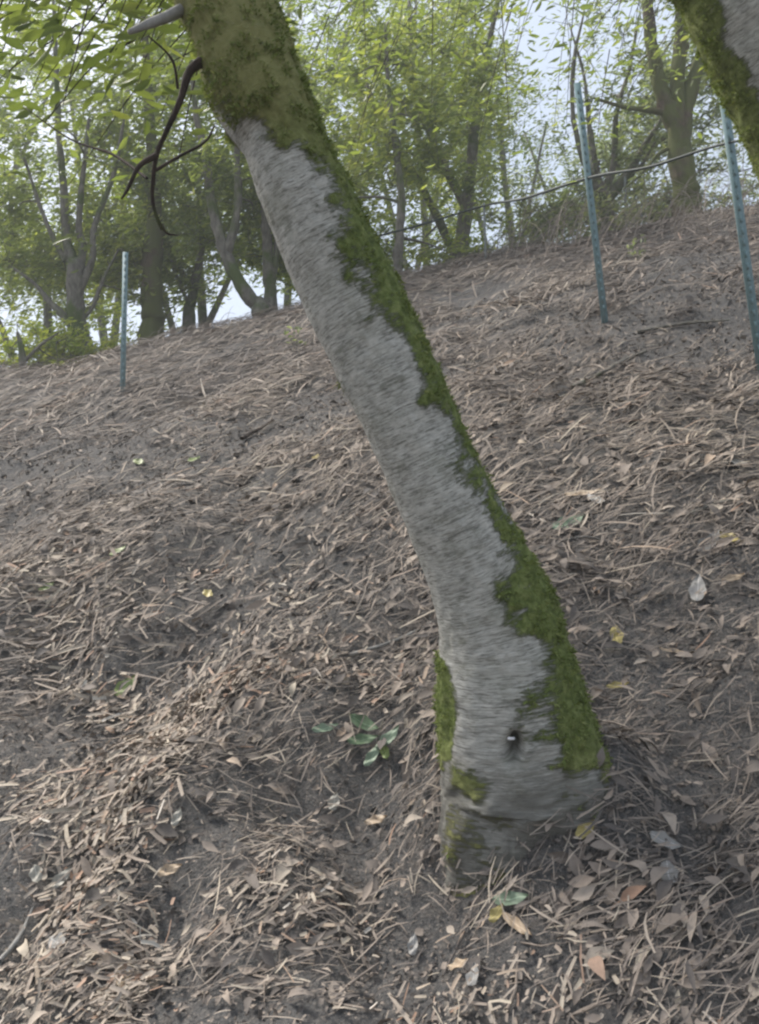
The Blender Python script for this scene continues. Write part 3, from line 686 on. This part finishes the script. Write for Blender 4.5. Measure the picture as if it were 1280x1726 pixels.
for x, y, t, key, rx, rz, mt, tn in FAR:
    p = px(x, y, t)+Vector((0, 0, 1.0)); q = down(p, .2); 
    grow('distant_tree', FL[key], [([q, q+(p-q)*.5+Vector((.2, 0, 0)), p, p+Vector((.1, 0, rz*.7))], [.13, .10, .07, .02]),
        ([q+(p-q)*.4, p+Vector((-rx*.5, 0, rz*.3))], [.09, .03]), ([q+(p-q)*.5, p+Vector((rx*.5, 0, rz*.35))], [.08, .03])],
        [((p.x, p.y, p.z), (rx, 2.0, rz)), ((p.x, p.y, p.z+.3), (rx*1.1, 1.6, rz*.8))], None, mt, 125, 80, .12, .04, tn, cr=.6, group='distant trees beyond the crest', twigs=3)

# dry wisps standing along the crest
g = Geo()
for k in range(1500):
    big = k > 1150
    x = rs.uniform(-7, 7) if not big else rs.uniform(1.2, 6); y = rs.gauss(7.7, .5) if not big else rs.uniform(6.2, 8.6); h = rs.uniform(.05, .22) if not big else rs.uniform(.25, .75)
    a = rs.gauss(.35, .7) if rs.random() < .8 else rs.uniform(0, 6.3); z = hz(x, y)
    l = h*rs.uniform(.6, 1.8); dx, dy = math.cos(a)*l, math.sin(a)*l*.4; w_ = rs.uniform(.0018, .004)*(1.1 if big else 1)
    tube(g, [(x, y, z-.02), (x+dx*.3, y+dy*.3, z+h*.65), (x+dx*.7, y+dy*.7, z+h), (x+dx*1.2, y+dy*1.2, z+h*rs.uniform(.7, 1.05))], [w_, w_*.9, w_*.7, w_*.4], 4, rs.uniform(.15, .7), 0, 2)
o = g.build('dry_brush', LITTER, None, True); o['kind'] = 'stuff'

# ------------------------------------------------------------------ fence
def tpost(name, foot, top, mat, parent, s=1.0):
    """steel T-post: stem, flange, studs down the face"""
    g = Geo(); a = np.array(foot); b = np.array(top); T_ = (b-a)/np.linalg.norm(b-a)
    side = norm(np.cross(T_, [0, 1, 0])[None])[0]; fr = np.cross(side, T_); 
    if fr[1] > 0: fr = -fr
    L = np.linalg.norm(b-a)
    def bar(x0, x1, y0, y1, z0, z1):
        vv = np.array([a+side*x+fr*y+T_*z for x in (x0, x1) for y in (y0, y1) for z in (z0, z1)])
        g.add(vv, [[0, 1, 3, 2], [4, 6, 7, 5], [0, 4, 5, 1], [2, 3, 7, 6], [0, 2, 6, 4], [1, 5, 7, 3]], .5)
    bar(-.021*s, .021*s, 0, .004*s, -.25, L); bar(-.0025*s, .0025*s, -.032*s, -.0002, -.25, L-.002)
    z = .08
    while z < L-.04: bar(-.006*s, .006*s, .0041*s, .008*s, z, z+.03); z += .054
    return g.build(name, mat, parent)
def anchor(x, y): return hit(x, y)
P1 = hit(1283, 622); P2 = hit(1020, 545); P3 = hit(207, 660)
def topat(P, x, y):                    # the top of a post whose foot is P, at the same distance
    _, _, t = proj(np.array([P])); return px(x, y, float(t[0]))
T1 = topat(P1, 1213, 118); T2 = topat(P2, 973, 140); T3 = topat(P3, 212, 425)
fence = empty('wire_fence', P2, 'thin teal steel post fence strung with one dark cable along the slope', 'fence')
tpost('post', P1, T1, TEAL, fence); tpost('post', P2, T2, TEAL, fence)
f4 = px(819, 440, 8.25); t4 = px(816, 342, 8.25); tpost('post', down(f4, .02), t4, STEEL, fence, .6)
f5 = px(560, 505, 8.4); t5 = px(556, 408, 8.4); tpost('post', down(f5, .02), t5, STEEL, fence)
def on(P, T_, y):                      # point on a post at picture height y
    _, yy, _ = proj(np.array([P, T_])); f = (yy[0]-y)/(yy[0]-yy[1]); return P+(T_-P)*f+Vector((0, -.012, 0))
w1 = on(P1, T1, 243); w2 = on(P2, T2, 302); w4 = on(f4, t4, 348); w5 = on(f5, t5, 417)
w0 = w1+(w1-w2)*.8+Vector((.4, 0, 0))
def sag(a, b, d): return (Vector(a)+Vector(b))/2-Vector((0, 0, d))
g = Geo(); tube(g, [w0, sag(w0, w1, .01), w1, sag(w1, w2, .025), w2, sag(w2, w4, .03), w4, sag(w4, w5, .03), w5], [.006,.006,.0065,.008,.009,.012,.012,.012,.012], 6, .5, 0, 8)
g.build('cable', CABLE, fence, True)
lp = empty('fence_post', P3, 'lone teal steel post standing in the litter at the left of the slope', 'post'); tpost('post_shaft', P3, T3, TEAL, lp)
wp = px(1055, 352, 9.4)
stake = Geo(); tube(stake, [down(wp, .1), px(1055, 345, 9.4), px(1054, 298, 9.4)], [.016, .016, .015], 7, .5, 0, 3)
tag(origin_to(stake.build('thin_stake', STEEL), down(wp, 0)), 'thin pale stake between the multi stemmed shrub and the stout forked tree', 'stake')

# ------------------------------------------------------------------ sticks and leaves lying on the slope
def ground_pt(x, y, lift=.01): 
    p = hit(x, y); return p+Vector((0, -.005, lift))
STICKS = [([(65,695),(90,684),(115,678)], .009, WOODD, 'dark stick lying high on the slope near the left edge'),
 ([(408,746),(432,732),(462,715)], .007, WOODD, 'short dark stick on the slope left of the leaning trunk'),
 ([(590,1118),(650,1100),(700,1078),(728,1062)], .006, WOODP, 'pale curved stick pointing at the left foot of the leaning trunk'),
 ([(965,662),(1010,640),(1060,612),(1090,600)], .009, WOODG, 'grey stick on the slope below the middle fence post'),
 ([(1165,880),(1210,862),(1280,845)], .007, WOODG, 'long grey stick near the right edge of the slope'),
 ([(880,945),(930,925),(990,915),(1050,930)], .004, WOODP, 'thin pale twig beside the right edge of the leaning trunk'),
 ([(240,1290),(262,1262),(285,1235)], .007, m_wood('red_brown_wood', (.10,.06,.045), (.24,.15,.11)), 'reddish brown stick in the pale wood chips'),
 ([(0,1640),(35,1600),(55,1560)], .008, WOODP, 'pale stick in the bottom left corner'),
 ([(680,720),(700,732),(600,745)], .004, WOODP, 'thin twig under the left edge of the trunk'),
 ([(1075,565),(1150,552),(1230,545)], .006, WOODG, 'thin grey stick between the middle and right fence posts')]
for pts, r, mt, lab in STICKS:
    if 'under the left' in lab: continue
    g = Geo(); P = [ground_pt(x, y, r*1.6+.008) for x, y in pts]
    s = max(.7, P[0].y/2.2) if r > .005 else 1
    tube(g, P, list(np.linspace(r*s, r*s*.5, len(P))), 8, .5, .3, 6)
    tag(origin_to(g.build('stick', mt, None, True), P[0]), lab, 'stick', 'sticks lying on the slope')
def leafmat(name, c):
    m, n = newmat(name); g_ = N(n, 'ShaderNodeNewGeometry').outputs['Position']
    uv = N(n, 'ShaderNodeUVMap').outputs[0]
    v = noisen(n, 60, g_, 4); cc = mixc(n, c, tuple(k*.5 for k in c), math_(n, 'MULTIPLY', v, .8, clamp=True))
    sx = N(n, 'ShaderNodeSeparateXYZ'); n.links.new(uv, sx.inputs[0])
    vein = math_(n, 'LESS_THAN', math_(n, 'ABSOLUTE', math_(n, 'SUBTRACT', sx.outputs[0], .5)), .04)
    cc = mixc(n, cc, tuple(min(1, k*1.5+.03) for k in c), math_(n, 'MULTIPLY', vein, .6))
    surface(n, cc, .55, v, .2, .002, .4); return m
LM = {'green': leafmat('green_leaf', (.105, .165, .085)), 'pale': leafmat('pale_leaf', (.36, .34, .29)), 'yellow': leafmat('yellow_leaf', (.40, .33, .12)),
      'lime': leafmat('lime_leaf', (.22, .28, .09)), 'tan': leafmat('tan_leaf', (.42, .32, .22)), 'rust': leafmat('rust_leaf', (.33, .16, .09)), 'sage': leafmat('sage_leaf', (.22, .29, .20)), 'grey': leafmat('grey_leaf', (.29, .28, .265))}
def leaf_mesh(name, p, D, nrm, L, W, mat, bend=.08, curl=.25):
    k, m = 14, 5; D = Vector(D).normalized(); S_ = Vector(nrm).cross(D).normalized(); U = D.cross(S_)
    V = []; F = []; UV = []
    for a in range(k):
        s = a/(k-1); w_ = W*.5*max(.03, (math.sin(math.pi*s**.8))**.8)*(1+.08*math.sin(s*19))
        for b in range(m):
            q = b/(m-1)*2-1
            V.append(Vector(p)+D*(s-.5)*L+S_*q*w_+U*(bend*L*(1-(2*s-1)**2)*-1+abs(q)*w_*curl+.003*math.sin(s*11+q*3)+.006)); UV.append((b/(m-1), s))
    for a in range(k-1):
        for b in range(m-1): F.append((a*m+b, a*m+b+1, (a+1)*m+b+1, (a+1)*m+b))
    V = np.array([tuple(v) for v in V]); n0 = len(V)
    V2 = V-np.array(U)*.0006; Fb = [tuple(n0+i for i in f[::-1]) for f in F]
    return mesh_np(name, np.vstack([V, V2]), F+Fb, mat, uv=UV+UV, smoothf=True)
def fallen(x, y, ang, lpx, wpx, kind, lab, bend=.08):
    p = hit(x, y); _, _, t = proj(np.array([p])); t = float(t[0])
    u, v, nn = slope_frame(np.array([p])); u, v, nn = Vector(u[0]), Vector(v[0]), Vector(nn[0])
    # direction on the slope whose picture angle is ang
    a = R(ang); e = hit(x+math.cos(a)*30, y-math.sin(a)*30); D = (e-p).normalized()
    L = lpx*t/FPX; fs = 1.0
    o = leaf_mesh('fallen_leaf', p+nn*.016, D, (nn+Vector((0, -.25, .1))).normalized(), L, wpx*t/FPX*1.1, LM[kind], bend)
    tag(origin_to(o, p), lab, 'leaf', 'single leaves standing out on the slope')
fallen(960,888,20,64,26,'sage','dull green leaf lying right of the trunk halfway down its mossy edge')
fallen(1232,916,-22,52,18,'yellow','yellow leaf near the right edge of the slope')
fallen(1195,925,50,64,24,'grey','pale leaf touching the left end of the yellow leaf near the right edge')
fallen(1178,1000,85,70,24,'grey','long pale grey leaf standing upright on bare soil at right')
fallen(1038,1085,-82,50,20,'yellow','upright yellow brown leaf on bare soil right of the trunk')
fallen(1042,1166,12,40,12,'yellow','thin yellow leaf right of the trunk below the upright yellow brown leaf')
fallen(990,1420,60,44,20,'yellow','yellow leaf right of the foot of the trunk')
fallen(868,1530,14,64,22,'sage','pale green leaf below the foot of the trunk')
fallen(845,1555,60,36,18,'yellow','small yellowish leaf tucked under the pale green leaf below the trunk')
fallen(1115,1440,-10,58,24,'grey','broad grey leaf low on the right')
fallen(1128,1490,-80,70,28,'grey','upright grey leaf just below the broad grey leaf low on the right')
fallen(1140,1112,-2,56,9,'tan','narrow tan leaf lying flat on soil right of the trunk')
fallen(1235,987,18,46,13,'tan','tan leaf beside the long upright grey leaf at right')
fallen(640,1396,22,42,14,'tan','curled tan leaf left of the foot of the trunk')
fallen(566,1358,70,32,18,'pale','small cream leaf left of the trunk among dark soil')
fallen(287,1480,24,44,17,'tan','curled cream leaf in the lower left, lying over a dark hollow')
fallen(300,1390,68,34,15,'pale','small pale leaf above the curled cream leaf in the lower left')
fallen(105,1500,48,48,18,'pale','pale leaf by the left edge, the right one of two')
fallen(64,1492,-75,34,19,'pale','pale leaf by the left edge, the left one of two')
fallen(107,1605,-28,38,24,'grey','broad whitish leaf in the lower left corner')
fallen(205,1655,84,74,24,'tan','large upright tan leaf at the bottom left')
fallen(212,1165,38,50,22,'lime','yellowish green leaf left of centre above the wood chips')
fallen(202,936,30,34,16,'lime','small lime leaf on the left of the slope')
fallen(80,998,25,28,14,'lime','lime leaf among pale chips at the left edge')
fallen(236,785,-20,30,13,'lime','small green leaf high on the left slope')
fallen(328,780,20,28,13,'lime','small green leaf high on the slope, right of its twin')
fallen(352,1012,-30,24,14,'yellow','small yellow leaf on dark soil left of the trunk')
fallen(535,778,60,26,11,'yellow','small yellow leaf close to the left edge of the trunk')
fallen(112,1434,0,20,10,'lime','tiny lime leaf left of the pale wood chips') if False else None
fallen(880,1580,-30,72,16,'tan','long curved tan leaf at the bottom centre right')
fallen(782,1645,22,40,18,'tan','pinkish tan leaf near the bottom edge')
fallen(805,1670,82,50,20,'grey','upright greyish leaf at the bottom edge beside the pinkish tan leaf')
fallen(985,838,8,64,14,'tan','long tan leaf right of the trunk above the dull green leaf')
fallen(1010,852,-25,52,14,'grey','grey leaf crossing under the long tan leaf right of the trunk')
fallen(1245,790,5,36,14,'grey','bright pale leaf at the right edge high on the slope')
fallen(1065,640,10,26,9,'pale','whitish leaf below the middle fence post')
fallen(700,1605,85,40,16,'grey','upright pale leaf low in the middle')
# the green sprig in front of the trunk's left foot
sp = ground_pt(640, 1262, .01); sprig = empty('leaf_sprig', sp, 'fallen sprig of broad green leaves left of the foot of the leaning trunk', 'sprig')
g = Geo(); tube(g, [ground_pt(628, 1290, .02), ground_pt(640, 1262, .02), ground_pt(645, 1240, .03)], [.002, .0018, .001], 6); g.build('stem', WOODG, sprig, True)
for (x, y, ang, l, wd, kd) in [(617,1238,-14,62,24,'green'),(612,1266,12,58,19,'green'),(660,1256,42,60,20,'sage'),(632,1286,55,50,17,'sage'),(657,1290,-70,34,15,'lime'),(548,1240,10,50,16,'sage')]:
    p = hit(x, y); _, _, t = proj(np.array([p])); t = float(t[0]); a = R(ang); e = hit(x+math.cos(a)*30, y-math.sin(a)*30)
    u, v, nn = slope_frame(np.array([p])); nn = Vector(nn[0])
    o = leaf_mesh('leaf', p+nn*.028, (e-p), (nn+Vector((0, -.35, .2))).normalized(), l*t/FPX*.92, wd*t/FPX*1.0, LM[kd], .1)
    o.parent = sprig; o.data.transform(Matrix.Translation(-sprig.location))
for (x, y, lab) in [(497,592,'tiny green seedling high on the slope touching the left side of the leaning trunk'),(1075,440,'small green seedling on the crest right of the middle fence post')]:
    p = hit(x, y); root = empty('seedling', p, lab, 'seedling', 'seedlings on the slope'); gl = Geo(); gs = Geo()
    for k in range(6):
        a = k*1.1; e = p+Vector((math.cos(a)*.06, math.sin(a)*.03, .07+.02*k)); tube(gs, [p, (p+e)/2+Vector((0, 0, .02)), e], [.003, .002, .0015], 5)
        leafcloud(gl, np.array([e]*4)+RG.normal(0, .02, (4, 3)), np.full(4, .05), np.full(4, .018), BIAS, .8, RG.uniform(.3, .8, 4))
    gs.build('stem', WOODG, root, True); gl.build('foliage', GREY, root)

# ------------------------------------------------------------------ haze
m, n = newmat('haze'); pv = N(n, 'ShaderNodeVolumePrincipled'); pv.inputs['Color'].default_value = (.80, .83, .84, 1); pv.inputs['Density'].default_value = .008
o = N(n, 'ShaderNodeOutputMaterial'); n.links.new(pv.outputs[0], o.inputs['Volume'])
zb = float(Z.min())-1; x0, x1, yy0, yy1, z0, z1 = gx[0]-2, gx[-1]+2, gy[0]-2, gy[-1]+2, zb, 26
hv = [(a, b, c) for a in (x0, x1) for b in (yy0, yy1) for c in (z0, z1)]
hz_ = mesh_np('haze', hv, [[0, 1, 3, 2], [4, 6, 7, 5], [0, 4, 5, 1], [2, 3, 7, 6], [0, 2, 6, 4], [1, 5, 7, 3]], m); hz_['kind'] = 'stuff'
